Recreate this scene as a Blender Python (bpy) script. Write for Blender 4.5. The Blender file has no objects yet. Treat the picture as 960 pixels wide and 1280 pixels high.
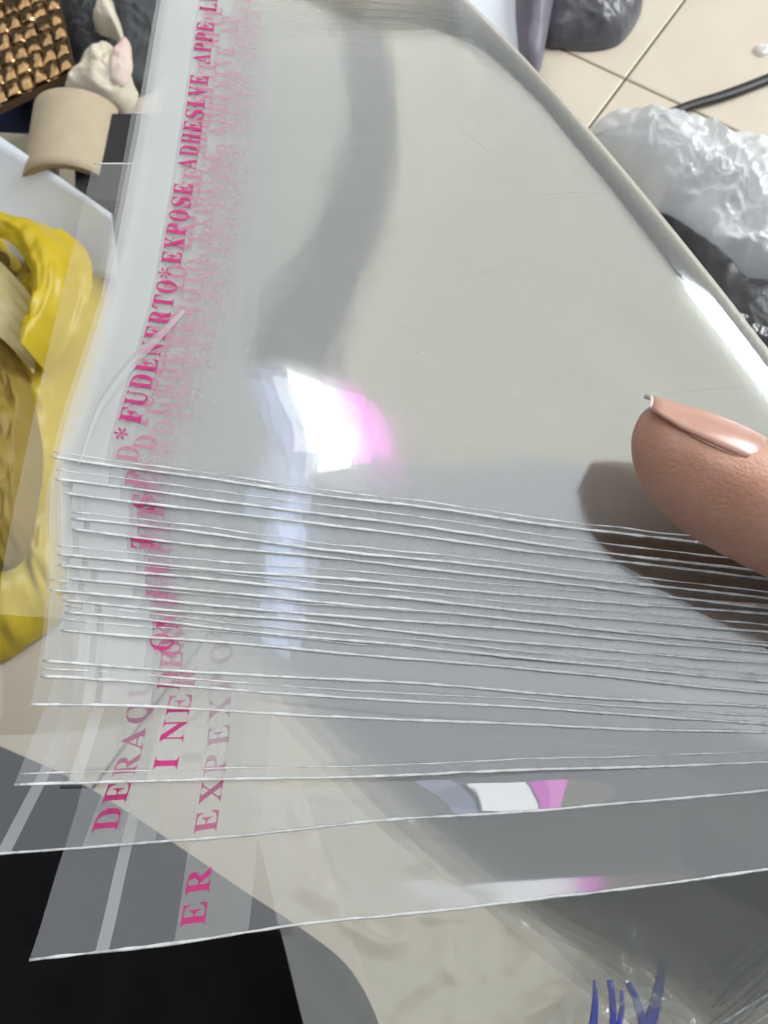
import bpy, bmesh, math, random
import numpy as np
from mathutils import Vector, noise as mnoise

# ------------------------------------------------------------------ camera, world, lamps, exposure
scene = bpy.context.scene
col = scene.collection
CAM_Z = 0.75
PITCH = math.radians(70)
FWD = Vector((0, math.cos(PITCH), -math.sin(PITCH)))
UP = Vector((0, math.sin(PITCH), math.cos(PITCH)))
RIGHT = Vector((1, 0, 0))
EYE = Vector((0, 0, CAM_Z))
cam_data = bpy.data.cameras.new('camera')
cam = bpy.data.objects.new('camera', cam_data); col.objects.link(cam)
cam.location = EYE
cam.rotation_euler = (math.pi / 2 - PITCH, 0, 0)
cam_data.sensor_fit = 'VERTICAL'
cam_data.sensor_height = 34.667
cam_data.lens = 26.0
cam_data.clip_start = 0.005
cam_data.clip_end = 50
cam_data.dof.use_dof = True
cam_data.dof.focus_distance = 0.15
cam_data.dof.aperture_fstop = 40.0
scene.camera = cam

world = bpy.data.worlds.new('World'); scene.world = world
world.use_nodes = True
bg = world.node_tree.nodes['Background']
bg.inputs['Color'].default_value = (0.86, 0.93, 1.0, 1)
bg.inputs['Strength'].default_value = 0.13

def area_lamp(name, loc, sx, sy, power, color, aim=None):
    d = bpy.data.lights.new(name, 'AREA'); d.shape = 'RECTANGLE'
    d.size, d.size_y, d.energy, d.color = sx, sy, power, color
    o = bpy.data.objects.new(name, d); col.objects.link(o); o.location = loc
    if aim is not None:
        o.rotation_euler = (Vector(aim) - Vector(loc)).to_track_quat('-Z', 'Y').to_euler()
    return o
# lit ceiling, split so the film mirrors a dim band, then the small lamp
area_lamp('ceiling_panel_front', (0.83, 2.335, 2.55), 1.74, 3.63, 23.0, (0.99, 0.968, 0.86))
area_lamp('ceiling_panel_side', (-1.02, 2.335, 2.55), 1.44, 3.63, 16.0, (0.96, 0.97, 0.93))
area_lamp('ceiling_gap_fill', (-0.17, 2.335, 2.55), 0.26, 3.63, 1.5, (0.94, 0.96, 1.0))  # weak panel added in the gap to soften the mirrored dark band
area_lamp('ceiling_panel_rear', (0.0, -0.265, 2.55), 3.4, 1.57, 16.0, (0.90, 0.94, 0.99))
area_lamp('side_fill', (2.3, 1.5, 1.7), 1.3, 1.3, 72.0, (0.93, 0.97, 1.0), aim=(0.2, 0.5, 0.2))  # unseen fill added at the right to brighten the floor
LAMP = Vector((-0.125, 0.61, 2.40))
area_lamp('tube_lamp', LAMP, 0.12, 0.27, 0.5, (0.97, 0.98, 1.0))
area_lamp('magenta_fringe_fill', LAMP + Vector((0.095, 0, 0)), 0.06, 0.26, 0.15, (1.0, 0.06, 0.92))  # added to tint the edge of the mirrored lamp magenta
area_lamp('blue_glow_fill', LAMP + Vector((-0.11, -0.15, 0)), 0.075, 0.52, 0.16, (0.55, 0.66, 1.0))  # added for a bluish glow beside the mirrored lamp

vs = scene.view_settings
vs.view_transform = 'Standard'; vs.look = 'None'; vs.gamma = 1; vs.exposure = 0.2; vs.use_curve_mapping = False
scene.render.engine = 'CYCLES'
cy = scene.cycles
cy.max_bounces = 12; cy.glossy_bounces = 8; cy.diffuse_bounces = 3; cy.transmission_bounces = 8
cy.transparent_max_bounces = 200
cy.caustics_reflective = True; cy.caustics_refractive = False
cy.use_adaptive_sampling = True; cy.adaptive_threshold = 0.04
cy.use_denoising = True
cy.time_limit = 900
cy.adaptive_min_samples = 16
cy.sample_clamp_indirect = 6.0

# ------------------------------------------------------------------ helpers
W0, H0, F0 = 960.0, 1280.0, 960.0
def ray(u, v):
    return FWD + RIGHT * ((u - 480) / F0) - UP * ((v - 640) / F0)
def P(u, v, depth):                     # a point at a real distance in front of the lens
    return EYE + ray(u, v) * depth
def G(u, v, z):                         # the point at height z above the floor
    d = ray(u, v)
    return EYE + d * ((z - CAM_Z) / d.z)

def smooth01(x):
    x = max(0.0, min(1.0, x)); return x * x * (3 - 2 * x)
def interp(x, pts):
    xs = [p[0] for p in pts]; ys = [p[1] for p in pts]
    if x <= xs[0]:
        return ys[0] + (x - xs[0]) * (ys[1] - ys[0]) / (xs[1] - xs[0])
    if x >= xs[-1]:
        return ys[-1] + (x - xs[-1]) * (ys[-1] - ys[-2]) / (xs[-1] - xs[-2])
    for k in range(len(xs) - 1):
        if x <= xs[k + 1]:
            # Catmull-Rom style smooth interpolation
            h = xs[k + 1] - xs[k]; t = (x - xs[k]) / h
            m0 = (ys[k + 1] - ys[max(k - 1, 0)]) / (xs[k + 1] - xs[max(k - 1, 0)]) * h
            e = min(k + 2, len(xs) - 1)
            m1 = (ys[e] - ys[k]) / (xs[e] - xs[k]) * h
            return ((2*t**3 - 3*t**2 + 1) * ys[k] + (t**3 - 2*t**2 + t) * m0
                    + (-2*t**3 + 3*t**2) * ys[k + 1] + (t**3 - t**2) * m1)

def mesh_obj(name, verts, faces, mat, parent=None, smooth=True):
    me = bpy.data.meshes.new(name)
    me.from_pydata([tuple(v) for v in verts], [], faces)
    me.update()
    if smooth:
        me.polygons.foreach_set('use_smooth', [True] * len(me.polygons))
    me.materials.append(mat)
    o = bpy.data.objects.new(name, me); col.objects.link(o)
    if parent is not None:
        o.parent = parent
    return o
def thing(name, label, cat, loc=(0, 0, 0), group=None):
    o = bpy.data.objects.new(name, None); col.objects.link(o)
    o.empty_display_size = 0.02
    o['label'] = label; o['category'] = cat
    if group: o['group'] = group
    return o
def tag(o, label, cat, group=None):
    o['label'] = label; o['category'] = cat
    if group: o['group'] = group
    return o
def grid_faces(nu, nv):
    return [(j * nu + i, j * nu + i + 1, (j + 1) * nu + i + 1, (j + 1) * nu + i)
            for j in range(nv - 1) for i in range(nu - 1)]
def grid(name, fn, nu, nv, mat, parent=None):
    vs_ = [fn(i / (nu - 1), j / (nv - 1)) for j in range(nv) for i in range(nu)]
    return mesh_obj(name, vs_, grid_faces(nu, nv), mat, parent)
def tube(name, pts, rad, mat, parent=None, n=6, flat=1.0):
    verts, faces = [], []
    m = len(pts)
    for k, p in enumerate(pts):
        a = pts[max(k - 1, 0)]; b = pts[min(k + 1, m - 1)]
        d = (Vector(b) - Vector(a)).normalized()
        s = d.cross(Vector((0, 0, 1)))
        s = s.normalized() if s.length > 1e-6 else Vector((1, 0, 0))
        w = s.cross(d).normalized()
        r = rad(k / (m - 1)) if callable(rad) else rad
        for q in range(n):
            an = 2 * math.pi * q / n
            verts.append(Vector(p) + s * (math.cos(an) * r) + w * (math.sin(an) * r * flat))
    for k in range(m - 1):
        for q in range(n):
            faces.append((k*n + q, k*n + (q+1) % n, (k+1)*n + (q+1) % n, (k+1)*n + q))
    faces.append(tuple(range(n - 1, -1, -1))); faces.append(tuple((m-1)*n + q for q in range(n)))
    return mesh_obj(name, verts, faces, mat, parent)
def slab_from_outline(name, outline_top, thick, mat, parent=None):
    n = len(outline_top)
    v = [Vector(p) for p in outline_top] + [Vector(p) - Vector((0, 0, thick)) for p in outline_top]
    f = [tuple(range(n)), tuple(range(2*n - 1, n - 1, -1))] + [(k, n + k, n + (k+1) % n, (k+1) % n) for k in range(n)]
    return mesh_obj(name, v, f, mat, parent, smooth=False)

# ------------------------------------------------------------------ materials
def new_mat(name):
    m = bpy.data.materials.new(name); m.use_nodes = True
    nt = m.node_tree
    return m, nt, nt.nodes, nt.links
def pbr(name, color, rough=0.6, metal=0.0, noise_scale=0, color2=None, bump=0, bump_scale=None, spec=0.5,
        sss=0, trans=0, detail=6, sheen=0):
    m, nt, N, L = new_mat(name)
    b = N['Principled BSDF']
    b.inputs['Base Color'].default_value = (*color, 1)
    b.inputs['Roughness'].default_value = rough
    b.inputs['Metallic'].default_value = metal
    b.inputs['Specular IOR Level'].default_value = spec
    if sheen: b.inputs['Sheen Weight'].default_value = sheen
    tc = N.new('ShaderNodeTexCoord')
    if noise_scale:
        n = N.new('ShaderNodeTexNoise'); n.inputs['Scale'].default_value = noise_scale; n.inputs['Detail'].default_value = detail
        L.new(tc.outputs['Object'], n.inputs['Vector'])
        r = N.new('ShaderNodeValToRGB'); r.color_ramp.elements[0].position = .3; r.color_ramp.elements[1].position = .7
        r.color_ramp.elements[0].color = (*color, 1); r.color_ramp.elements[1].color = (*(color2 or color), 1)
        L.new(n.outputs['Fac'], r.inputs['Fac']); L.new(r.outputs['Color'], b.inputs['Base Color'])
    if bump:
        n2 = N.new('ShaderNodeTexNoise'); n2.inputs['Scale'].default_value = bump_scale or noise_scale or 100; n2.inputs['Detail'].default_value = 5
        L.new(tc.outputs['Object'], n2.inputs['Vector'])
        bp = N.new('ShaderNodeBump'); bp.inputs['Strength'].default_value = bump; bp.inputs['Distance'].default_value = 0.001
        L.new(n2.outputs['Fac'], bp.inputs['Height']); L.new(bp.outputs['Normal'], b.inputs['Normal'])
    if sss:
        b.inputs['Subsurface Weight'].default_value = sss
        b.inputs['Subsurface Radius'].default_value = (0.006, 0.002, 0.001)
        b.inputs['Subsurface Scale'].default_value = 1.0
    return m

def film_mat(name, refl=0.12, haze=0.02, tint=(0.985, 0.99, 0.985), haze_col=(0.82, 0.83, 0.80), rough=0.05, bump=0.15,
             bump_scale=60.0, patchy=0.0):
    """clear polypropylene film: mirror-like fresnel gloss over a see-through sheet with a little milkiness"""
    m, nt, N, L = new_mat(name)
    N.remove(N['Principled BSDF'])
    out = N['Material Output']
    tc = N.new('ShaderNodeTexCoord')
    tr = N.new('ShaderNodeBsdfTransparent'); tr.inputs['Color'].default_value = (*tint, 1)
    gl = N.new('ShaderNodeBsdfGlossy'); gl.inputs['Roughness'].default_value = rough
    gl.inputs['Color'].default_value = (0.97, 0.98, 1.0, 1)
    df = N.new('ShaderNodeBsdfDiffuse'); df.inputs['Color'].default_value = (*haze_col, 1)
    tl = N.new('ShaderNodeBsdfTranslucent'); tl.inputs['Color'].default_value = (*haze_col, 1)
    lw = N.new('ShaderNodeLayerWeight'); lw.inputs['Blend'].default_value = 0.5
    pw = N.new('ShaderNodeMath'); pw.operation = 'POWER'; pw.inputs[1].default_value = 4.0
    ma = N.new('ShaderNodeMath'); ma.operation = 'MULTIPLY_ADD'; ma.inputs[1].default_value = 0.75; ma.inputs[2].default_value = refl
    ma.use_clamp = True
    L.new(lw.outputs['Facing'], pw.inputs[0]); L.new(pw.outputs[0], ma.inputs[0])
    mx = N.new('ShaderNodeMixShader'); L.new(ma.outputs[0], mx.inputs['Fac'])
    L.new(tr.outputs[0], mx.inputs[1]); L.new(gl.outputs[0], mx.inputs[2])
    hz = N.new('ShaderNodeMixShader'); hz.inputs['Fac'].default_value = 0.2
    L.new(df.outputs[0], hz.inputs[1]); L.new(tl.outputs[0], hz.inputs[2])
    mh = N.new('ShaderNodeMixShader')
    mh.inputs['Fac'].default_value = haze
    if patchy:
        n1 = N.new('ShaderNodeTexNoise'); n1.inputs['Scale'].default_value = patchy; n1.inputs['Detail'].default_value = 3
        L.new(tc.outputs['Object'], n1.inputs['Vector'])
        mr = N.new('ShaderNodeMapRange'); mr.inputs['From Min'].default_value = .38; mr.inputs['From Max'].default_value = .62
        mr.inputs['To Min'].default_value = haze * 0.15; mr.inputs['To Max'].default_value = min(1.0, haze * 1.4)
        L.new(n1.outputs['Fac'], mr.inputs['Value']); L.new(mr.outputs[0], mh.inputs['Fac'])
    if refl == 0:
        L.new(tr.outputs[0], mh.inputs[1])
    else:
        L.new(mx.outputs[0], mh.inputs[1])
    L.new(hz.outputs[0], mh.inputs[2])
    L.new((mh if haze > 0 else mx).outputs[0], out.inputs['Surface'])
    if bump:
        n = N.new('ShaderNodeTexNoise'); n.inputs['Scale'].default_value = bump_scale; n.inputs['Detail'].default_value = 2
        L.new(tc.outputs['Object'], n.inputs['Vector'])
        bp = N.new('ShaderNodeBump'); bp.inputs['Strength'].default_value = bump; bp.inputs['Distance'].default_value = 0.001
        L.new(n.outputs['Fac'], bp.inputs['Height'])
        L.new(bp.outputs['Normal'], gl.inputs['Normal'])
    return m

FILM = film_mat('clear_film', refl=0.10, haze=0.0, rough=0.0, bump=0, tint=(0.93, 0.933, 0.926))
DULL = film_mat('dull_film', refl=0.10, haze=0.06, rough=0.09, bump=0, tint=(0.93, 0.933, 0.926), haze_col=(0.84, 0.84, 0.81))
FRONT = film_mat('front_film', refl=0.10, haze=0.13, rough=0.10, bump=0, tint=(0.95, 0.95, 0.945), haze_col=(0.86, 0.86, 0.82))
STRIP = film_mat('release_liner', refl=0.0, haze=0.05, rough=0.25, tint=(1, 1, 1), bump=0.0, haze_col=(0.93, 0.94, 0.92))
LINER = film_mat('loose_liner', refl=0.0, haze=0.24, rough=0.25, tint=(1, 1, 1), bump=0.0, haze_col=(0.93, 0.94, 0.92))
BAND = film_mat('adhesive_band', refl=0.0, haze=0.40, rough=0.25, tint=(1, 1, 1), bump=0.0, haze_col=(0.93, 0.95, 0.94))
CREASE = film_mat('flap_crease', refl=0.10, haze=0.30, rough=0.25, bump=0.0, haze_col=(0.88, 0.89, 0.87))
SEAM = film_mat('heat_seal', refl=0.5, haze=0.70, rough=0.3, bump=0.35, patchy=260.0, bump_scale=1800.0, haze_col=(0.97, 0.98, 0.97))
WRAP = film_mat('crinkled_wrap', refl=0.16, haze=0.60, rough=0.10, bump=0.6, bump_scale=90.0, haze_col=(0.9, 0.91, 0.92))
SCUFF = film_mat('film_scuff', refl=0.0, haze=0.22, rough=0.3, tint=(1, 1, 1), bump=0.0, haze_col=(0.95, 0.95, 0.94))
DUST = pbr('dust', (0.8, 0.8, 0.78), 0.9)
KNOT = film_mat('crumpled_film', refl=0.14, haze=0.14, rough=0.08, bump=0.4, bump_scale=150.0, haze_col=(0.9, 0.9, 0.88))
INK = pbr('magenta_ink', (0.55, 0.012, 0.16), 0.5, noise_scale=900, color2=(0.66, 0.03, 0.24))
GLYPHS = {
  'A': ([-3,0,-3,5,1,6,4,7,7,9,10,12,12,16,15,22,61,139,67,139,114,26,117,19,120,14,122,10,125,8,128,6,132,5,132,0,68,0,68,5,77,6,83,9,84,14,84,16,83,20,81,24,75,39,31,39,23,21,23,20,23,19,23,18,22,16,22,14,24,9,29,6,37,5,38,5,38,0,34,48,72,48,53,95], [7,9,8,7,41,9,41,10,9,7,39,41,40,10,41,7,27,39,27,40,39,27,26,40,26,10,40,7,28,27,25,10,26,25,11,10,24,11,25,6,28,7,6,29,28,6,30,29,23,11,24,23,12,11,6,31,30,6,32,31,5,32,6,5,33,32,22,12,23,5,34,33,22,13,12,21,13,22,4,34,5,21,14,13,4,35,34,20,14,21,3,35,4,20,15,14,2,35,3,2,36,35,19,15,20,19,16,15,1,36,2,0,36,1,0,37,36,0,38,37,18,16,19,18,17,16]),
  'D': ([6,0,6,5,12,6,16,7,19,9,21,12,22,16,22,22,22,111,22,118,20,124,18,127,15,129,10,130,4,131,4,136,66,136,88,134,106,128,121,118,131,105,137,88,139,68,131,30,108,8,68,0,66,7,78,9,88,14,95,22,100,34,103,49,104,68,100,102,88,122,66,129,62,129,59,128,56,126,55,124,54,120,54,115,54,21,54,16,55,13,56,10,59,8,62,8], [14,16,15,14,17,16,14,35,17,35,18,17,13,35,14,12,35,13,12,36,35,34,18,35,11,36,12,11,37,36,34,19,18,11,38,37,10,38,11,10,39,38,9,39,10,9,40,39,33,19,34,9,41,40,8,41,9,33,20,19,8,42,41,7,42,8,33,21,20,32,21,33,32,22,21,31,22,32,31,23,22,30,23,31,29,23,30,29,24,23,28,24,29,6,42,7,6,43,42,6,44,43,5,44,6,27,24,28,5,45,44,4,45,5,4,46,45,26,24,27,3,46,4,3,47,46,26,25,24,3,26,47,3,25,26,2,25,3,1,25,2,0,25,1]),
  'E': ([4,0,4,5,11,5,15,7,19,9,21,12,22,17,22,23,22,110,22,117,21,123,19,127,15,129,11,130,5,131,5,136,119,136,119,95,114,95,112,106,107,115,101,121,93,125,82,127,69,128,65,128,62,128,60,128,58,127,56,126,55,124,55,122,55,119,54,116,54,73,58,73,66,74,72,76,77,80,81,86,84,93,86,103,91,103,91,35,86,35,85,43,83,49,81,54,79,58,76,61,72,64,67,65,62,66,55,66,54,66,54,20,55,16,56,12,57,10,60,9,64,8,69,8,78,9,86,10,93,12,100,14,105,18,110,22,115,28,119,35,122,43,128,43,120,0], [14,16,15,14,24,16,24,23,16,23,22,16,22,21,16,21,20,16,20,17,16,13,24,14,12,24,13,11,25,12,25,24,12,11,26,25,11,27,26,11,28,27,11,29,28,10,29,11,10,30,29,10,31,30,9,31,10,9,32,31,9,33,32,8,33,9,8,34,33,19,17,20,7,34,8,18,17,19,40,42,41,40,43,42,39,43,40,38,43,39,37,43,38,36,48,37,48,47,37,47,43,37,35,49,36,49,48,36,7,35,34,7,54,35,54,53,35,53,52,35,52,51,35,51,50,35,50,49,35,7,55,54,46,43,47,45,43,46,44,43,45,69,71,70,69,72,71,68,72,69,67,72,68,6,55,7,66,72,67,6,56,55,65,72,66,5,56,6,5,57,56,64,72,65,5,58,57,4,58,5,63,72,64,4,59,58,62,72,63,4,60,59,3,60,4,61,72,62,3,61,60,3,72,61,2,72,3,1,72,2,0,72,1]),
  'F': ([5,0,5,5,11,6,15,8,19,10,21,13,22,18,22,25,22,112,22,118,20,123,18,126,15,128,10,130,4,131,4,136,117,136,117,95,112,95,111,103,109,109,106,115,102,119,98,123,92,125,86,127,78,128,68,128,65,128,62,128,60,128,58,127,56,127,55,125,55,124,54,121,54,119,54,74,57,74,65,74,71,77,76,81,80,86,83,94,85,103,90,103,90,35,85,35,83,46,80,54,76,60,71,64,65,66,56,67,54,67,54,24,54,20,55,16,56,13,57,10,60,8,62,7,66,6,71,5,76,5,76,0], [14,16,15,14,27,16,27,26,16,26,25,16,25,24,16,24,23,16,23,22,16,22,21,16,21,17,16,13,27,14,12,27,13,12,28,27,12,29,28,12,30,29,11,30,12,11,31,30,11,32,31,11,33,32,10,33,11,10,34,33,10,35,34,9,35,10,9,36,35,9,37,36,8,37,9,20,17,21,7,37,8,19,17,20,43,45,44,43,46,45,18,17,19,42,46,43,41,46,42,40,46,41,39,50,40,50,49,40,49,46,40,38,51,39,51,50,39,7,38,37,7,54,38,54,53,38,53,52,38,52,51,38,7,55,54,48,46,49,47,46,48,6,55,7,6,56,55,6,57,56,5,57,6,5,58,57,4,58,5,4,59,58,4,60,59,3,60,4,3,61,60,2,61,3,2,62,61,1,62,2,1,63,62,1,64,63,0,64,1,0,65,64]),
  'H': ([5,0,5,5,11,6,15,7,19,9,21,13,22,18,22,24,22,113,22,119,21,123,19,126,15,128,11,130,5,131,5,136,72,136,72,131,67,130,64,129,61,129,59,127,57,126,56,124,55,121,54,117,54,113,54,75,102,75,102,113,102,117,101,121,100,124,99,126,98,127,95,129,92,129,89,130,84,131,84,136,151,136,151,131,145,130,140,128,137,126,135,123,134,119,134,113,134,24,134,18,135,13,137,10,140,7,145,6,151,5,151,0,84,0,84,5,90,6,95,7,98,9,100,12,101,17,102,24,102,66,54,66,54,24,55,18,56,13,58,9,61,7,66,6,72,5,72,0], [14,16,15,14,17,16,38,40,39,38,41,40,13,17,14,13,18,17,37,41,38,37,42,41,13,19,18,36,42,37,12,19,13,36,43,42,12,20,19,35,43,36,12,21,20,34,43,35,11,21,12,34,44,43,11,22,21,33,44,34,33,45,44,10,22,11,10,23,22,32,45,33,10,24,23,31,45,32,31,46,45,9,24,10,9,25,24,30,46,31,30,47,46,8,25,9,8,26,25,29,47,30,7,26,8,7,27,26,28,47,29,28,48,47,7,65,27,65,28,27,65,64,28,64,48,28,7,66,65,63,48,64,6,66,7,6,67,66,62,48,63,62,49,48,62,50,49,6,68,67,5,68,6,61,50,62,61,51,50,4,68,5,4,69,68,60,51,61,60,52,51,3,69,4,3,70,69,59,52,60,59,53,52,2,70,3,2,71,70,58,53,59,58,54,53,2,72,71,1,72,2,57,54,58,0,72,1,0,73,72,56,54,57,56,55,54]),
  'I': ([4,0,4,5,10,6,15,8,18,10,21,13,22,17,22,22,22,115,22,121,21,125,19,127,16,129,11,130,4,131,4,136,73,136,73,131,66,130,62,129,58,127,56,125,55,121,54,115,54,23,55,19,55,16,56,13,57,11,59,9,61,8,64,7,68,6,73,5,73,0], [14,16,15,14,17,16,13,17,14,13,18,17,12,18,13,12,19,18,11,19,12,11,20,19,10,20,11,10,21,20,9,21,10,9,22,21,8,22,9,8,23,22,7,23,8,7,24,23,7,25,24,6,25,7,6,26,25,5,26,6,5,27,26,5,28,27,4,28,5,4,29,28,3,29,4,3,30,29,3,31,30,2,31,3,2,32,31,1,32,2,1,33,32,0,33,1,0,34,33]),
  'L': ([5,0,5,5,11,6,15,7,19,9,21,13,22,18,22,24,22,113,22,119,21,123,19,127,15,129,11,130,5,131,5,136,74,136,74,131,69,130,65,130,62,129,59,128,57,126,56,124,55,121,54,117,54,113,54,25,54,20,55,17,55,14,56,12,58,10,60,9,62,9,65,8,70,8,79,9,87,10,94,12,100,15,105,19,110,24,114,30,118,37,122,46,127,46,120,0], [14,16,15,14,17,16,13,17,14,13,18,17,13,19,18,13,20,19,12,20,13,12,21,20,11,21,12,11,22,21,10,22,11,10,23,22,10,24,23,9,24,10,9,25,24,8,25,9,8,26,25,7,26,8,7,27,26,44,46,45,44,47,46,43,47,44,42,47,43,7,28,27,6,28,7,41,47,42,6,29,28,40,47,41,5,29,6,5,30,29,39,47,40,5,31,30,4,31,5,4,32,31,38,47,39,4,33,32,37,47,38,3,33,4,3,34,33,3,35,34,36,47,37,3,36,35,3,47,36,2,47,3,1,47,2,0,47,1]),
  'N': ([120,-3,32,104,32,23,32,17,33,12,35,9,38,7,43,6,50,5,50,0,5,0,5,5,10,5,13,6,16,7,18,8,20,10,21,12,22,15,22,19,23,23,23,116,17,123,13,127,11,129,9,130,8,130,5,131,5,136,47,136,116,50,116,112,116,117,116,120,115,123,114,126,112,127,110,129,107,129,103,130,99,131,99,136,143,136,143,131,137,130,132,129,129,127,127,123,126,119,126,112,126,-3], [27,29,28,27,26,29,26,25,29,25,24,29,24,30,29,40,42,41,40,43,42,39,43,40,39,44,43,38,44,39,38,45,44,37,45,38,23,30,24,37,46,45,36,46,37,35,46,36,22,30,23,35,47,46,34,47,35,33,47,34,33,48,47,21,30,22,32,48,33,32,49,48,31,49,32,20,1,21,1,30,21,30,49,31,30,50,49,20,2,1,0,30,1,0,50,30,19,2,20,19,3,2,18,3,19,18,4,3,17,4,18,17,5,4,16,5,17,15,5,16,15,6,5,14,6,15,14,7,6,13,7,14,12,7,13,12,8,7,11,8,12,10,8,11,10,9,8]),
  'O': ([78,-3,68,-3,59,-1,50,2,42,6,35,11,28,17,22,24,17,32,13,40,11,49,9,58,8,68,9,78,11,87,13,96,17,104,22,111,28,118,35,124,42,129,51,133,60,136,69,138,79,139,89,138,98,136,106,134,114,130,122,125,128,119,134,112,139,104,143,96,146,87,148,78,148,68,148,58,146,49,143,40,139,32,134,24,128,17,121,11,114,6,106,2,97,-1,87,-3,79,4,98,11,109,32,113,68,112,87,109,103,104,116,96,125,88,130,77,132,58,125,47,103,43,68,44,49,47,33,53,20,60,11,69,5], [23,25,24,23,26,25,22,26,23,22,27,26,21,27,22,21,57,27,57,28,27,20,57,21,20,58,57,56,28,57,55,28,56,55,29,28,19,58,20,19,59,58,54,29,55,54,30,29,18,59,19,54,31,30,17,59,18,53,31,54,53,32,31,16,59,17,53,33,32,15,59,16,15,60,59,52,33,53,52,34,33,14,60,15,52,35,34,51,35,52,13,60,14,51,36,35,12,60,13,11,60,12,11,61,60,50,36,51,50,37,36,10,61,11,50,38,37,9,61,10,50,39,38,9,62,61,8,62,9,50,40,39,8,63,62,49,40,50,49,41,40,7,63,8,49,42,41,6,63,7,6,64,63,5,64,6,49,43,42,4,64,5,49,44,43,4,65,64,48,44,49,3,65,4,48,45,44,3,48,65,3,45,48,2,45,3,2,46,45,1,46,2,1,47,46,0,47,1]),
  'P': ([5,0,5,5,11,6,15,7,19,9,21,13,22,18,22,24,22,113,22,119,21,123,19,126,15,128,11,130,5,131,5,136,64,136,79,135,91,134,100,131,106,128,112,123,116,118,119,113,121,106,122,99,120,88,116,79,109,72,99,66,87,62,54,61,54,24,55,18,56,13,58,9,61,7,66,6,72,5,72,0,54,68,60,68,69,69,76,71,81,75,84,81,86,88,87,98,86,107,85,115,82,121,78,125,72,128,64,128,61,128,58,127,56,126,55,124,54,122,54,119], [14,16,15,14,17,16,14,18,17,14,19,18,14,20,19,13,20,14,12,53,13,53,20,13,12,54,53,52,20,53,11,54,12,11,55,54,52,21,20,51,21,52,11,56,55,10,56,11,10,57,56,50,21,51,10,58,57,50,22,21,9,58,10,9,59,58,49,22,50,9,40,59,8,40,9,49,23,22,48,23,49,7,40,8,48,24,23,47,24,48,47,25,24,47,26,25,46,26,47,45,26,46,45,27,26,44,27,45,44,28,27,43,28,44,43,29,28,42,29,43,41,29,42,7,41,40,7,31,41,31,29,41,31,30,29,7,32,31,6,32,7,6,33,32,6,34,33,5,34,6,4,34,5,4,35,34,3,35,4,3,36,35,2,36,3,2,37,36,2,38,37,1,38,2,0,38,1,0,39,38]),
  'R': ([5,0,5,5,11,6,15,7,19,9,21,13,22,18,22,24,22,113,22,119,21,123,19,126,15,128,11,130,5,131,5,136,65,136,83,135,98,132,109,127,118,120,123,111,124,100,121,85,111,74,94,67,129,15,131,12,133,9,135,8,137,6,139,5,142,5,143,0,101,0,60,63,54,63,54,24,55,18,56,13,58,9,61,7,66,6,72,5,72,0,54,70,61,70,70,70,78,73,83,77,87,83,90,90,90,100,88,116,80,125,67,128,62,128,59,127,56,126,55,123,54,120,54,115], [14,16,15,14,17,16,14,18,17,14,55,18,55,19,18,13,55,14,12,55,13,12,56,55,54,19,55,11,56,12,11,57,56,11,58,57,54,20,19,10,58,11,10,59,58,53,20,54,10,60,59,9,60,10,53,21,20,9,61,60,8,61,9,52,21,53,8,45,61,7,45,8,52,22,21,51,22,52,51,23,22,50,23,51,50,24,23,49,24,50,48,24,49,48,25,24,47,25,48,46,25,47,7,36,45,36,46,45,36,25,46,36,35,25,35,26,25,7,37,36,34,26,35,6,37,7,6,38,37,6,39,38,5,39,6,34,27,26,4,39,5,4,40,39,34,28,27,34,29,28,3,40,4,3,41,40,34,30,29,2,41,3,2,42,41,34,31,30,2,43,42,1,43,2,34,32,31,0,43,1,0,44,43,34,33,32]),
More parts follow.
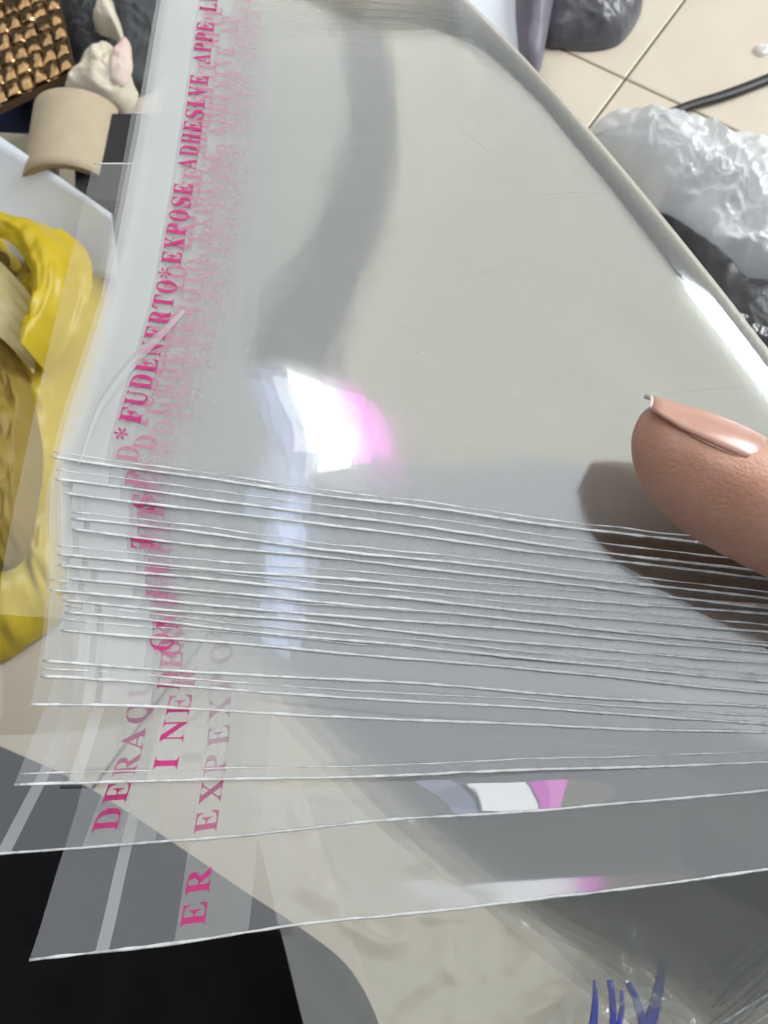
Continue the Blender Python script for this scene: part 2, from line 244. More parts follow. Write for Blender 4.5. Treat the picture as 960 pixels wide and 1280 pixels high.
  'S': ([13,-3,13,47,19,47,22,34,27,23,33,15,40,9,49,6,59,4,66,5,72,7,77,11,80,15,82,21,83,27,81,35,76,42,67,48,48,57,38,63,29,69,23,75,18,82,16,90,15,99,15,107,17,114,20,120,24,125,29,130,34,134,41,137,48,138,59,139,64,138,68,137,73,136,79,135,84,133,85,133,86,133,87,133,88,133,88,132,89,132,92,133,94,135,95,139,101,139,101,95,96,95,94,102,91,109,87,115,83,120,79,124,74,128,69,130,63,132,58,132,51,132,46,130,42,127,38,123,36,118,36,113,36,108,38,104,41,100,45,97,50,93,56,90,75,81,83,77,89,73,95,69,99,65,102,61,104,56,106,51,107,46,107,40,106,31,104,24,101,17,96,11,91,6,84,2,76,-1,67,-2,51,-3,47,-2,44,-2,41,-1,37,0,34,1,32,2,29,3,27,3,26,4,25,4,23,3,22,3,21,2,20,1,19,-1,18,-3], [46,48,47,46,49,48,32,34,33,31,34,32,31,35,34,31,36,35,30,36,31,30,37,36,45,49,46,30,38,37,29,59,30,59,38,30,59,39,38,59,40,39,44,49,45,59,41,40,59,42,41,59,43,42,59,44,43,29,60,59,58,44,59,58,57,44,57,56,44,56,55,44,55,54,44,54,53,44,53,49,44,29,61,60,28,61,29,28,62,61,28,63,62,27,63,28,27,64,63,26,64,27,26,65,64,52,49,53,25,65,26,25,66,65,51,49,52,25,67,66,24,67,25,24,68,67,50,49,51,24,69,68,23,69,24,23,70,69,23,71,70,23,72,71,22,72,23,21,72,22,21,73,72,21,74,73,20,74,21,20,75,74,20,76,75,19,76,20,19,77,76,18,77,19,18,78,77,17,78,18,17,79,78,17,80,79,16,80,17,0,2,1,0,3,2,16,81,80,15,81,16,15,82,81,14,82,15,0,4,3,14,83,82,13,83,14,13,84,83,0,5,4,12,84,13,12,85,84,11,85,12,0,102,5,102,6,5,11,86,85,10,86,11,102,101,6,101,100,6,100,7,6,9,86,10,9,87,86,100,8,7,8,87,9,100,87,8,99,87,100,98,87,99,97,87,98,0,103,102,96,87,97,96,88,87,95,88,96,0,104,103,94,88,95,0,105,104,93,88,94,93,89,88,92,89,93,0,106,105,91,89,92,90,89,91]),
  'T': ([27,0,27,5,34,6,39,7,42,9,45,13,46,18,46,24,46,129,44,129,35,128,26,125,19,120,14,113,11,105,9,95,3,95,3,136,122,136,122,94,117,94,112,114,99,125,80,129,78,129,78,24,79,17,80,12,82,9,86,7,91,6,98,5,98,0], [16,13,17,13,12,17,12,11,17,11,10,17,10,9,17,9,18,17,9,8,18,8,24,18,24,23,18,23,22,18,22,21,18,21,19,18,7,24,8,7,25,24,20,19,21,16,14,13,16,15,14,6,25,7,6,26,25,5,26,6,5,27,26,4,27,5,4,28,27,3,28,4,3,29,28,2,29,3,2,30,29,1,30,2,1,31,30,0,31,1,0,32,31]),
  'U': ([74,-4,57,-2,44,2,34,9,27,18,23,31,22,46,22,113,21,119,20,123,18,126,15,128,10,130,4,131,4,136,72,136,72,131,67,130,63,129,60,129,58,127,56,126,55,124,54,121,54,117,54,113,54,42,55,31,57,22,61,15,66,10,73,8,82,7,101,11,113,25,117,47,117,113,116,118,115,123,113,126,110,128,105,130,98,131,98,136,141,136,141,131,136,130,132,128,129,126,127,122,126,118,126,113,126,54,124,35,120,20,113,10,103,2,90,-2], [13,15,14,13,16,15,42,44,43,42,45,44,12,16,13,12,17,16,41,45,42,41,46,45,12,18,17,11,18,12,40,46,41,40,47,46,11,19,18,11,20,19,10,20,11,39,47,40,39,48,47,10,21,20,9,21,10,38,48,39,9,22,21,38,49,48,9,23,22,8,23,9,37,49,38,37,50,49,8,24,23,7,24,8,36,50,37,36,51,50,7,25,24,6,25,7,6,26,25,35,51,36,35,52,51,35,53,52,34,53,35,5,26,6,5,27,26,34,54,53,5,28,27,4,28,5,33,54,34,4,29,28,33,55,54,3,29,4,3,30,29,32,55,33,3,31,30,32,56,55,2,31,3,2,32,31,2,56,32,2,57,56,1,57,2,1,0,57]),
  'V': ([63,-4,13,113,11,118,9,122,7,125,4,128,0,130,-4,131,-4,136,63,136,63,131,57,130,53,130,50,129,47,127,46,125,45,122,46,120,47,116,48,113,77,43,104,112,105,116,105,119,106,122,105,125,104,127,102,129,99,130,94,130,89,131,89,136,132,136,132,131,128,130,124,129,122,127,119,124,116,120,114,114,68,-4], [7,9,8,7,10,9,30,32,31,30,33,32,6,10,7,6,11,10,29,33,30,29,34,33,6,12,11,28,34,29,28,35,34,6,13,12,27,35,28,5,13,6,27,36,35,5,14,13,26,36,27,4,14,5,26,37,36,4,15,14,25,37,26,3,15,4,3,16,15,24,37,25,24,38,37,3,17,16,2,17,3,23,38,24,23,39,38,2,18,17,22,39,23,1,18,2,1,19,18,21,39,22,21,40,39,0,19,1,0,20,19,20,40,21,0,40,20]),
  'X': ([3,0,3,5,12,7,20,12,27,20,58,62,23,115,20,120,17,124,14,127,11,129,8,130,4,131,4,136,73,136,73,131,68,131,62,130,58,127,57,124,57,121,58,119,60,116,79,86,96,111,99,116,100,120,101,123,99,127,95,130,87,131,87,136,136,136,136,131,135,131,130,130,125,129,120,126,115,122,111,117,106,111,84,79,123,17,125,13,128,11,130,8,132,7,135,6,137,5,138,5,138,0,71,0,71,5,72,5,80,6,85,8,86,12,86,15,84,19,82,24,62,54,41,24,39,20,37,17,37,13,39,9,44,6,52,5,52,0], [12,14,13,12,15,14,30,32,31,30,33,32,11,16,12,16,15,12,11,17,16,29,34,30,34,33,30,29,35,34,10,17,11,29,36,35,10,18,17,28,36,29,9,18,10,28,37,36,9,19,18,27,37,28,8,19,9,27,38,37,8,20,19,7,20,8,26,38,27,26,39,38,7,21,20,25,39,26,6,21,7,6,22,21,25,40,39,24,40,25,6,23,22,5,23,6,23,40,24,23,41,40,5,41,23,5,42,41,4,60,5,60,42,5,4,61,60,59,42,60,4,62,61,58,42,59,4,63,62,3,63,4,57,42,58,57,43,42,3,64,63,56,43,57,56,44,43,3,65,64,55,44,56,2,65,3,55,45,44,2,66,65,54,45,55,54,46,45,1,66,2,54,47,46,1,67,66,53,47,54,53,48,47,0,67,1,0,68,67,51,53,52,51,48,53,51,49,48,51,50,49]),
  'Q': ([113,-34,88,-31,69,-19,56,0,46,4,38,9,30,15,24,22,18,30,14,38,11,48,9,58,8,68,9,78,11,87,13,96,17,104,22,111,28,118,35,124,42,129,51,133,60,136,69,138,79,139,89,138,98,136,106,134,114,130,122,125,128,119,134,112,139,104,143,96,146,87,148,78,148,68,147,52,143,38,135,26,125,15,113,6,98,0,107,-13,118,-21,132,-24,137,-24,141,-23,146,-22,147,-27,135,-31,124,-34,79,4,98,11,109,32,113,68,112,87,109,103,104,116,96,125,88,130,77,132,58,125,47,103,43,68,44,49,48,33,53,20,60,11,69,5], [23,25,24,23,26,25,22,26,23,22,27,26,21,27,22,21,61,27,61,28,27,20,61,21,20,62,61,60,28,61,59,28,60,59,29,28,19,62,20,19,63,62,58,29,59,58,30,29,18,63,19,58,31,30,17,63,18,57,31,58,57,32,31,16,63,17,57,33,32,15,63,16,15,64,63,56,33,57,56,34,33,14,64,15,56,35,34,55,35,56,13,64,14,55,36,35,12,64,13,11,64,12,11,65,64,54,36,55,54,37,36,10,65,11,54,38,37,10,66,65,9,66,10,8,66,9,54,39,38,8,67,66,53,39,54,7,67,8,53,40,39,6,67,7,6,68,67,5,68,6,53,41,40,5,69,68,52,41,53,4,69,5,52,42,41,4,52,69,3,52,4,3,42,52,3,43,42,2,43,3,2,44,43,1,44,2,1,45,44,47,49,48,46,49,47,45,49,46,1,49,45,1,50,49,0,50,1,0,51,50]),
  'J': ([32,-19,26,-19,21,-18,15,-16,11,-13,7,-10,3,-7,1,-2,-1,2,-1,7,-1,11,1,15,3,18,6,20,10,22,13,22,17,22,21,21,24,18,26,16,27,12,28,8,27,5,27,2,25,0,24,-3,23,-5,23,-6,24,-9,27,-11,31,-12,36,-11,39,-10,41,-7,43,-4,44,1,44,6,44,109,44,114,43,118,42,122,41,124,39,127,36,128,33,129,29,130,24,131,24,136,94,136,94,131,89,130,85,129,82,128,80,127,78,125,77,122,77,119,76,115,76,109,76,26,71,1,57,-14], [46,48,47,46,49,48,45,49,46,45,50,49,45,51,50,44,51,45,44,52,51,43,52,44,43,53,52,42,53,43,42,54,53,41,54,42,41,55,54,40,55,41,40,56,55,39,56,40,39,57,56,38,57,39,38,58,57,37,58,38,36,58,37,36,59,58,36,60,59,14,16,15,14,17,16,13,17,14,13,18,17,12,18,13,12,19,18,11,19,12,11,20,19,10,20,11,10,21,20,9,21,10,9,22,21,8,22,9,35,60,36,8,23,22,8,24,23,7,24,8,35,61,60,34,61,35,7,25,24,6,25,7,6,26,25,33,61,34,6,27,26,6,28,27,5,28,6,32,61,33,5,29,28,31,61,32,4,29,5,4,30,29,30,61,31,4,61,30,3,61,4,3,0,61,2,0,3,1,0,2]),
  '*': ([35,103,35,101,35,100,35,98,10,90,5,87,2,83,3,78,7,75,12,76,16,78,36,96,38,95,39,94,40,93,35,67,35,62,37,57,42,56,46,58,48,62,48,67,43,93,45,94,46,95,47,95,67,78,72,75,76,75,80,78,81,83,78,87,74,89,49,98,49,100,49,101,49,103,74,111,78,114,81,118,81,123,77,126,72,125,67,123,47,105,46,106,45,107,43,108,48,134,49,139,47,143,42,145,37,143,35,139,35,134,40,108,39,107,38,106,36,105,16,123,12,126,7,126,3,123,2,118,5,114,10,111], [52,50,51,52,49,50,53,49,52,53,48,49,54,48,53,55,48,54,55,47,48,62,60,61,42,40,41,62,59,60,43,40,42,63,59,62,63,58,59,44,40,43,44,39,40,64,58,63,44,38,39,65,58,64,44,37,38,0,58,65,44,36,37,56,47,55,56,46,47,57,46,56,57,45,46,58,45,57,58,44,45,0,44,58,0,36,44,1,36,0,1,35,36,1,34,35,2,34,1,3,34,2,3,33,34,4,11,3,11,33,3,11,25,33,25,32,33,4,10,11,12,25,11,12,24,25,26,32,25,13,24,12,13,23,24,14,23,13,14,22,23,15,22,14,15,21,22,5,10,4,26,31,32,6,10,5,26,30,31,7,10,6,26,29,30,8,10,7,8,9,10,27,29,26,27,28,29,16,21,15,16,20,21,16,19,20,17,19,16,17,18,19]),
}

# ------------------------------------------------------------------ the setting: tiled floor
TILE_A = pbr('floor_tile', (0.60, 0.53, 0.42), 0.38, noise_scale=9, color2=(0.66, 0.59, 0.48), bump=0.05, bump_scale=300)
GROUT = pbr('grout', (0.10, 0.09, 0.075), 0.9, noise_scale=60, color2=(0.15, 0.135, 0.11))
GAP = 0.003
base = mesh_obj('floor', [(-6, -6, -0.006), (6, -6, -0.006), (6, 6, -0.006), (-6, 6, -0.006)], [(0, 1, 2, 3)], GROUT, smooth=False)
base['kind'] = 'structure'; base['label'] = 'beige ceramic tile floor with thin dark joints'
ca, cb = G(860, 0, 0), G(740, 160, 0)
cross = G(782, 98, 0)
ax1 = (cb - ca).normalized(); ax2 = Vector((-ax1.y, ax1.x, 0))
TS = 0.60
me = None
rnd = random.Random(4)
for i in range(-2, 2):
    for j in range(-2, 2):
        g = GAP / 2; b_ = 0.0016
        c0 = cross + ax1 * (i * TS + TS / 2) + ax2 * (j * TS + TS / 2)
        if me is None:
            h = TS / 2 - g
            pts = []
            for hh, z in ((h, -0.004), (h, -b_ * .6), (h - b_, 0.0)):
                for sx, sy in ((-1, -1), (1, -1), (1, 1), (-1, 1)):
                    pts.append(ax1 * (sx * hh) + ax2 * (sy * hh) + Vector((0, 0, z)))
            fc = [(8, 9, 10, 11)]
            for l in (0, 4):
                for q in range(4):
                    fc.append((l + q, l + (q + 1) % 4, l + 4 + (q + 1) % 4, l + 4 + q))
            t = mesh_obj('tile', pts, fc, TILE_A, base, smooth=False); me = t.data
        else:
            t = bpy.data.objects.new('tile', me); col.objects.link(t); t.parent = base
        t.location = c0 + Vector((0, 0, rnd.uniform(-.0006, 0)))

# ------------------------------------------------------------------ the fan of clear bags
D0 = 0.135
K = D0 / F0                                  # metres for one layout unit
TILT = math.radians(15)
BO = P(480, 640, D0)
BA = RIGHT.copy()
BB = (-UP * math.cos(TILT) - FWD * math.sin(TILT)).normalized()
BC = BB.cross(BA).normalized()
if BC.dot(FWD) > 0: BC = -BC
def plan(u, v):
    d = ray(u, v)
    t = (BO - EYE).dot(BC) / d.dot(BC)
    q = EYE + d * t - BO
    return q.dot(BA) / K, q.dot(BB) / K
def B3(a, b, c):
    return BO + BA * (a * K) + BB * (b * K) + BC * (c * K)

NB = 18
SP = 2.6
R_IN = 58.0
EDGE_L = [585, 612, 624, 655, 668, 700, 712, 728, 743, 754, 772, 790, 830, 852, 884, 980, 1066, 1204]
EDGE_R = [690, 714, 724, 745, 757, 767, 790, 803, 813, 826, 848, 862, 884, 904, 917, 955, 990, 1092]
TOPS = {13: 20, 14: 48, 15: 90, 16: 140, 17: 222}
FLAP = [85, 84, 88, 90, 100, 105, 115, 112, 120, 116, 122, 130, 140, 150, 160, 155, 175, 168]
MAIN_TXT = [(-200, 262), (0, 246), (100, 239), (200, 229), (300, 217), (380, 205), (460, 185), (520, 166), (580, 152), (640, 146), (720, 150), (800, 150), (900, 140)]
TXT15 = [(0, 285), (300, 262), (600, 243), (760, 232), (820, 226), (880, 215), (940, 202), (975, 195), (1040, 182)]
TXT16 = [(0, 272), (300, 232), (600, 182), (700, 168), (830, 156), (930, 138), (995, 118), (1040, 104), (1100, 86)]
TXT17 = [(0, 305), (300, 292), (600, 283), (760, 268), (920, 256), (1010, 244), (1080, 235), (1160, 227), (1200, 222)]
OFFS = [0, 8, 29, 43, 56, 36, 49, 62, 40, 53, 66, 70, 60, 74, 78]
def strip_curve(i):
    if i == 15: src = TXT15
    elif i == 16: src = TXT16
    elif i == 17: src = TXT17
    else: src = [(v, u + OFFS[i] * (1 if v < 560 else 0.75)) for v, u in MAIN_TXT]
    pts = [plan(u, v) for v, u in src]
    return [(b, a) for a, b in pts]

# fold line (the rounded edge running down to the right)
f0 = Vector(plan(732, 62)); f1 = Vector(plan(1020, 440))
FD = (f1 - f0).normalized()                  # along the fold
FN = Vector((FD.y, -FD.x))                   # outwards
if FN.x < 0: FN = -FN
R_OUT = R_IN + NB * SP
FORG = f0 - FN * (R_OUT * 1.0)

WRINKLES = [(plan(735, 365), plan(885, 525), 7, 38), (plan(670, 470), plan(800, 520), 4, 30)]
def common_c(a, b):
    c = 0.0
    if b < -150: c -= 0.00013 * (b + 150) ** 2        # falls away towards the far side
    if b > 0: c += 0.00016 * b * b                    # lower edges curl up towards the lens
    c += 0.045 * (a + 90) * math.sin(math.pi * (b + 900) / 560) * smooth01((-90 - b) / 160) * math.exp(-((a + 90) / 260) ** 2)   # slow swell of the sheet
    if a < -150: c += 0.00012 * (a + 150) ** 2        # flaps lift a little
    for (a0, b0), (a1, b1), h, sg in WRINKLES:        # dents radiating from the pressing thumb
        dx, dy = a1 - a0, b1 - b0; ll = math.hypot(dx, dy)
        x = ((a - a0) * dx + (b - b0) * dy) / (ll * ll); y = ((a - a0) * dy - (b - b0) * dx) / ll
        c -= h * math.exp(-(y / sg) ** 2 - ((x - .5) / .42) ** 4)
    return c

def warp(i, a, b):
    """plan point of bag i -> 3D point, wrapped round the fold"""
    p = Vector((a, b)) - FORG
    q = p.dot(FN); l = p.dot(FD)
    lay = -i * SP
    R = R_IN + (NB - i) * SP
    wob = 1.5 * mnoise.noise(Vector((a * .004, b * .004, i * 7.3))) + 0.9 * mnoise.noise(Vector((a * .012, b * .010, i * 3.7)))
    if i >= 15:
        wob += TILTS[i][0] * min(0, a - 330) * smooth01((b - 60) / 260) + TILTS[i][1] * smooth01((b - 150) / 300) * 40
    for gi, gca, gcb, gga, ggb, gs, gt in GLINTS:
        if gi == i:
            wob += (gga * (a - gca) + ggb * (b - gcb)) * math.exp(-((a - gca) / gs) ** 2 / 2 - ((b - gcb) / gt) ** 2 / 2)
    if q <= 0:
        return B3(a, b, lay + common_c(a, b) + wob)
    ang = q / R
    am = math.radians(158)                   # the film leaves the bend before it has turned right round, so the free end droops
    fold_c = common_c(*(FORG + FD * l + FN * min(q, R)))
    if ang < am:
        pp = FORG + FD * l + FN * (R * math.sin(ang))
        return B3(pp.x, pp.y, lay - R * (1 - math.cos(ang)) + fold_c + wob * (1 - ang / math.pi))
    e = q - am * R
    tw = math.radians(UNDER_ROT + (i - 9) * UNDER_FAN) * smooth01(e / 900)
    d = FN * -1.0
    d2 = Vector((d.x * math.cos(tw) - d.y * math.sin(tw), d.x * math.sin(tw) + d.y * math.cos(tw)))
    f2 = Vector((FD.x * math.cos(tw) - FD.y * math.sin(tw), FD.x * math.sin(tw) + FD.y * math.cos(tw)))
    piv = FORG + FD * 420
    pp = piv + f2 * (l - 420) + FN * (R * math.sin(am)) + d2 * (e * -math.cos(am))
    return B3(pp.x, pp.y, lay - R * (1 - math.cos(am)) - e * math.sin(am) - 0.0003 * e * e + fold_c * max(0, 1 - e / 300))
UNDER_ROT, UNDER_FAN = 15.0, -0.25
# small local curls of the film where it catches the lamp
GLINTS = [(16, 166, 338, .02, .165, 130, 36), (17, 204, 438, .043, .20, 150, 28)]
TILTS = {15: (0.02, 0.0), 16: (0.10, 0.0), 17: (0.10, 0.0)}

LENS = [1756, 1738, 1728, 1700, 1708, 1664, 1700, 1628, 1690, 1614, 1686, 1616, 1684, 1618, 1680, 1620, 1680, 1618]
class Bag:
    def __init__(self, i):
        self.i = i
        a0, b0 = plan(150, EDGE_L[i]); a1, b1 = plan(960, EDGE_R[i])
        self.m = (b1 - b0) / (a1 - a0); self.a0, self.b0 = a0, b0
        self.curve = strip_curve(i)
        self.W = 985.0
        if i in TOPS:
            at, bt = plan(500, TOPS[i]); self.W = self.edge(at) - bt
        self.flap = FLAP[i]
        self.L = LENS[i]
    def edge(self, a):
        return self.b0 + self.m * (a - self.a0) + 4.5 * mnoise.noise(Vector((a * .0045, self.i * 5.3, 1.7)))
    def pt(self, s, t, lift=0.0):
        """s along the bag from the text line, t up from the lower side seam"""
        a_s = interp(self.b0 - t, self.curve)
        b_s = self.edge(a_s) - t
        a_s = interp(b_s, self.curve)
        fs = s
        if s < 0 and self.i >= 15:            # flap corner pulled out a little at the free edge
            fs = s * (1 + (0.28 if self.i == 16 else 0.12) * max(0.0, 1 - t / 160))
        a = a_s + fs
        b = self.edge(a) - t
        p = warp(self.i, a, b)
        if lift: p = p + BC * (lift * K)
        return p

s_list_body = None
ORD = ['frontmost', 'second', 'third', 'fourth', 'fifth', 'sixth', 'seventh', 'eighth', 'ninth', 'tenth', 'eleventh', 'twelfth',
       'thirteenth', 'fourteenth', 'fifteenth', 'third to last', 'second to last', 'rearmost']
PHRASE = 'PUDENER TO*EXPOSE*ADHESIVE LAPER UNDER LINER TO*EXPOSE'
TEXTS = {0: ('*FUDENERTO*EXPOSE ADHESIVE APPE LINER TO EX', 36, 24), 1: ('D FUDENER TO*EXPOSE ADHESIVE APPE', 34, 24.6), 2: ('P D UNDENEROTO EXPO*SE ADHISIVE AP', 20, 24.4),
         15: ('INER   J  TO*EXPOSE ADHESIVE', 12, 31), 16: ('DERAQUUIHPER UNDER LINER TO', 16, 31), 17: ('ER EXPEXPOSEADHESIVE APER UND', 14, 33)}

def print_text(bag, parent):
    """magenta serif capitals running up the liner, as flat print lying on the film"""
    txt, start, pitch = TEXTS.get(bag.i, (PHRASE[(bag.i * 5) % 17:] + PHRASE, 10 + (bag.i * 11) % 24, 25.5))
    verts, faces = [], []
    size = 27.0 / 136.0
    t = start
    for ch in txt:
        if t > bag.W - 30: break
        if ch in GLYPHS:
            co, fi = GLYPHS[ch]
            n0 = len(verts)
            wch = max(co[0::2])
            sx = min(size, (pitch * 0.86) / max(wch, 60))
            for k in range(0, len(co), 2):
                verts.append(bag.pt(13 - co[k + 1] * size, t + co[k] * sx, 0.9))
            faces += [(n0 + fi[k], n0 + fi[k+1], n0 + fi[k+2]) for k in range(0, len(fi), 3)]
        t += pitch
    return mesh_obj('printed_text', verts, faces, INK, parent, smooth=False)

for i in range(NB):
    bag = Bag(i)
    root = thing('plastic_bag', 'clear self-seal plastic bag, %s in the fan' % ORD[i] if i in (0, 15, 16, 17) else
                 'clear self-seal plastic bag, %s from the front of the fan' % ORD[i], 'plastic bag', group='clear plastic bags in the fan')
    if i == 17: root['label'] = 'rearmost clear plastic bag, its seam lowest, lying over black trousers'
    if i == 16: root['label'] = 'clear plastic bag above the rearmost one, its print beginning DE'
    if i == 15: root['label'] = 'clear plastic bag whose print begins INER at its seam'
    if i == 0: root['label'] = 'frontmost clear plastic bag, pressed by the thumb, sharpest magenta print'
    root.location = bag.pt(0, 0)
    inv = root.location.copy()
    def sh(o):
        o.location = -inv; return o
    # body film (both walls lie flat against each other)
    ss = list(np.linspace(-bag.flap, 120, 36 if i >= 15 else 12)) + list(np.linspace(160, 420, 9)) + list(np.linspace(440, 900, 36)) + list(np.linspace(915, bag.L, 56))
    ts = list(np.linspace(0, 88, 18 if i >= 15 else 8)) + list(np.linspace(100, bag.W, 42))
    vv = [bag.pt(s, t) for t in ts for s in ss]
    sh(mesh_obj('film', vv, grid_faces(len(ss), len(ts)), FRONT if i == 0 else DULL if i in (7, 10, 13, 15, 17) else FILM, root))
    for nm, s0, s1, mat, lf in (('release_liner', -18, 66, STRIP, 0.45), ('adhesive_band', -78, -19, BAND, 0.4), ('flap_crease', -100, -86, CREASE, 0.4)):
        if s0 < -bag.flap or (nm == 'adhesive_band' and i >= 15): continue
        if nm == 'release_liner' and i >= 15: mat = LINER
        s3 = np.linspace(s0, s1, 4)
        t3 = np.linspace(1, bag.W - 1, 44)
        sp = sh(mesh_obj(nm, [bag.pt(s, t, lf) for t in t3 for s in s3], grid_faces(4, 44), mat, root))
        if nm == 'release_liner':
            print_text(bag, sp)
    se = np.concatenate([np.linspace(-bag.flap, 400, 60), np.linspace(406, 1000, 90), np.linspace(1010, bag.L, 60)])
    for t in (0.0, bag.W):
        pr = random.Random(i * 3 + int(t))
        pts = [bag.pt(s, t + 0.5 * mnoise.noise(Vector((s * .03, i, 3))), 0.2) for s in se]
        seam = sh(tube('side_seam', pts, lambda x: K * max(0.5, 1.6 + 0.7 * mnoise.noise(Vector((x * 22, i, t))) + 0.9 * mnoise.noise(Vector((x * 90, i, t)))), SEAM, root, n=6, flat=0.4))
        if t == 0 and i in (0, 1, 3, 5, 6, 8, 10, 11, 13, 15):      # inner weld line of the seam
            off = 7 + (i * 5) % 7
            pts = [bag.pt(s, off + 1.2 * mnoise.noise(Vector((s * .02, i, 8))), 0.2) for s in se]
            tube('weld_line', pts, lambda x: K * max(0.35, 0.9 + 1.3 * mnoise.noise(Vector((x * 30, i, 6)))), SEAM, seam, n=5, flat=0.4)

    if i == 0:
        # a lifted corner of the release liner, creased diagonally across the print
        ridge = [(232, 392), (205, 425), (165, 470), (128, 520), (103, 583)]
        def crease_fn(x, y):
            u = interp(x, [(k / 4, p[0]) for k, p in enumerate(ridge)]); v = interp(x, [(k / 4, p[1]) for k, p in enumerate(ridge)])
            w = 11 * math.sin(math.pi * min(.97, .06 + x * .94)) + 2
            a_, b_ = plan(u - w * .55 * y, v - w * .8 * y)
            return B3(a_, b_, common_c(a_, b_) + 2.0 + 3 * math.sin(math.pi * y) * math.sin(math.pi * x))
        sh(grid('liner_fold', crease_fn, 24, 6, CREASE, root))

        rs = random.Random(5)
        verts, faces = [], []
        for k in range(22):                   # faint handling scuffs
            s0, t0 = rs.uniform(90, 720), rs.uniform(15, 640); an = rs.gauss(0.12, .35); ln = rs.uniform(30, 150); w = rs.uniform(.25, .6)
            bend = rs.uniform(-.0012, .0012)
            for q in range(9):
                x = ln * q / 8; n0 = len(verts)
                ww = w * math.sin(math.pi * min(max(q / 8, .05), .95))
                ps, pt_ = s0 + math.cos(an) * x, t0 + math.sin(an) * x + bend * x * x
                verts += [bag.pt(ps, pt_ - ww, .5), bag.pt(ps, pt_ + ww, .5)]
                if q: faces.append((n0 - 2, n0 - 1, n0 + 1, n0))
        o_ = sh(mesh_obj('scuffs', verts, faces, SCUFF, root)); o_['kind'] = 'stuff'
        verts, faces = [], []
        for k in range(90):                   # dust
            s0, t0, r = rs.uniform(60, 760), rs.uniform(5, 660), rs.uniform(.35, .95)
            n0 = len(verts); a_ = rs.uniform(0, 6.28)
            verts += [bag.pt(s0 + math.cos(a_ + j * 2.1) * r * (1.8 if j == 0 else 1), t0 + math.sin(a_ + j * 2.1) * r, .3) for j in range(3)] + [bag.pt(s0, t0, 1.0)]
            faces += [(n0, n0+1, n0+3), (n0+1, n0+2, n0+3), (n0+2, n0, n0+3)]
        o_ = sh(mesh_obj('dust', verts, faces, DUST, root, smooth=False)); o_['kind'] = 'stuff'

# ------------------------------------------------------------------ the hand
SKIN = pbr('skin', (0.56, 0.27, 0.17), 0.5, noise_scale=90, color2=(0.70, 0.40, 0.30), bump=0.28, bump_scale=1500, sss=0.25, spec=0.4)
NAIL = pbr('nail', (0.62, 0.31, 0.24), 0.25, noise_scale=200, color2=(0.68, 0.37, 0.29), spec=0.5, sss=0.2)
NAILTIP = pbr('nail_edge', (0.80, 0.74, 0.62), 0.3, spec=0.5)

def loft(bm, secs, n=22):
    """secs: (centre, half-width vector, up vector, down vector); rounded caps are given by the sections themselves"""
    rings = []
    for c, wv, uv, dv in secs:
        ring = []
        for q in range(n):
            an = 2 * math.pi * q / n
            ca_, sa = math.cos(an), math.sin(an)
            ring.append(bm.verts.new(c + wv * ca_ + (uv * sa if sa >= 0 else dv * (-sa))))
        rings.append(ring)
    for k in range(len(rings) - 1):
        for q in range(n):
            bm.faces.new((rings[k][q], rings[k][(q+1) % n], rings[k+1][(q+1) % n], rings[k+1][q]))
    bm.faces.new(rings[0][::-1]); bm.faces.new(rings[-1])

def digit(bm, pts, rads, upv, flat=0.92):
    """tapered finger along points with round tip"""
    P_, R_ = [Vector(p) for p in pts], list(rads)
    secs = []
    d0 = (P_[0] - P_[1]).normalized()
    for f, s in ((0.98, 0.18), (0.82, 0.55), (0.5, 0.85)):
        secs.append((P_[0] + d0 * (R_[0] * f), d0, R_[0] * s))
    for k in range(len(P_)):
        d = (P_[min(k+1, len(P_)-1)] - P_[max(k-1, 0)]).normalized()
        secs.append((P_[k], -d, R_[k]))
    out = []
    for c, d, r in secs:
        w = d.cross(upv).normalized(); u = w.cross(d).normalized()
        out.append((c, w * r, u * r * flat, -u * r * flat))
    loft(bm, out, 16)

bm = bmesh.new()
# thumb: sections along its axis, dorsal side towards the nail
DT = 0.121
tipc = P(815, 532, DT); ipc = P(1010, 650, DT + 0.000)
axd = (ipc - tipc).normalized()
nvec = (UP * 0.93 - FWD * 0.33 - RIGHT * 0.1)
nvec = (nvec - axd * nvec.dot(axd)).normalized()
wvec = axd.cross(nvec).normalized()
mm = 0.001
secs = []
for x, w, up_, dn, off in ((-2.4, 1.2, 1.0, 1.4, 0.6), (-1.6, 3.4, 2.2, 3.6, 0.5), (0.4, 5.6, 3.6, 6.0, 0.3), (3.2, 7.3, 4.6, 8.2, 0.1), (7, 8.6, 5.4, 9.8, 0), (11.5, 9.3, 6.3, 10.8, 0),
                       (16, 9.6, 7.0, 11.2, 0), (21, 9.6, 7.6, 11.0, 0), (27, 9.9, 8.4, 10.6, 0), (33, 10.4, 9.2, 10.0, 0), (40, 10.0, 8.8, 9.4, 0), (48, 9.8, 8.6, 9.6, 0), (58, 10.6, 9.4, 10.6, 0)):
    secs.append((tipc + axd * (x * mm) + nvec * (off * mm), wvec * (w * mm * 1.04), nvec * (up_ * mm * 1.04), -nvec * (dn * mm * 1.06)))
loft(bm, secs, 28)
mcp = tipc + axd * (66 * mm)
wrist = mcp + axd * 0.055 - UP * 0.045 + FWD * 0.045
digit(bm, [tipc + axd * 0.052, mcp, mcp * .5 + wrist * .5, wrist], [.0100, .0125, .019, .024], nvec)
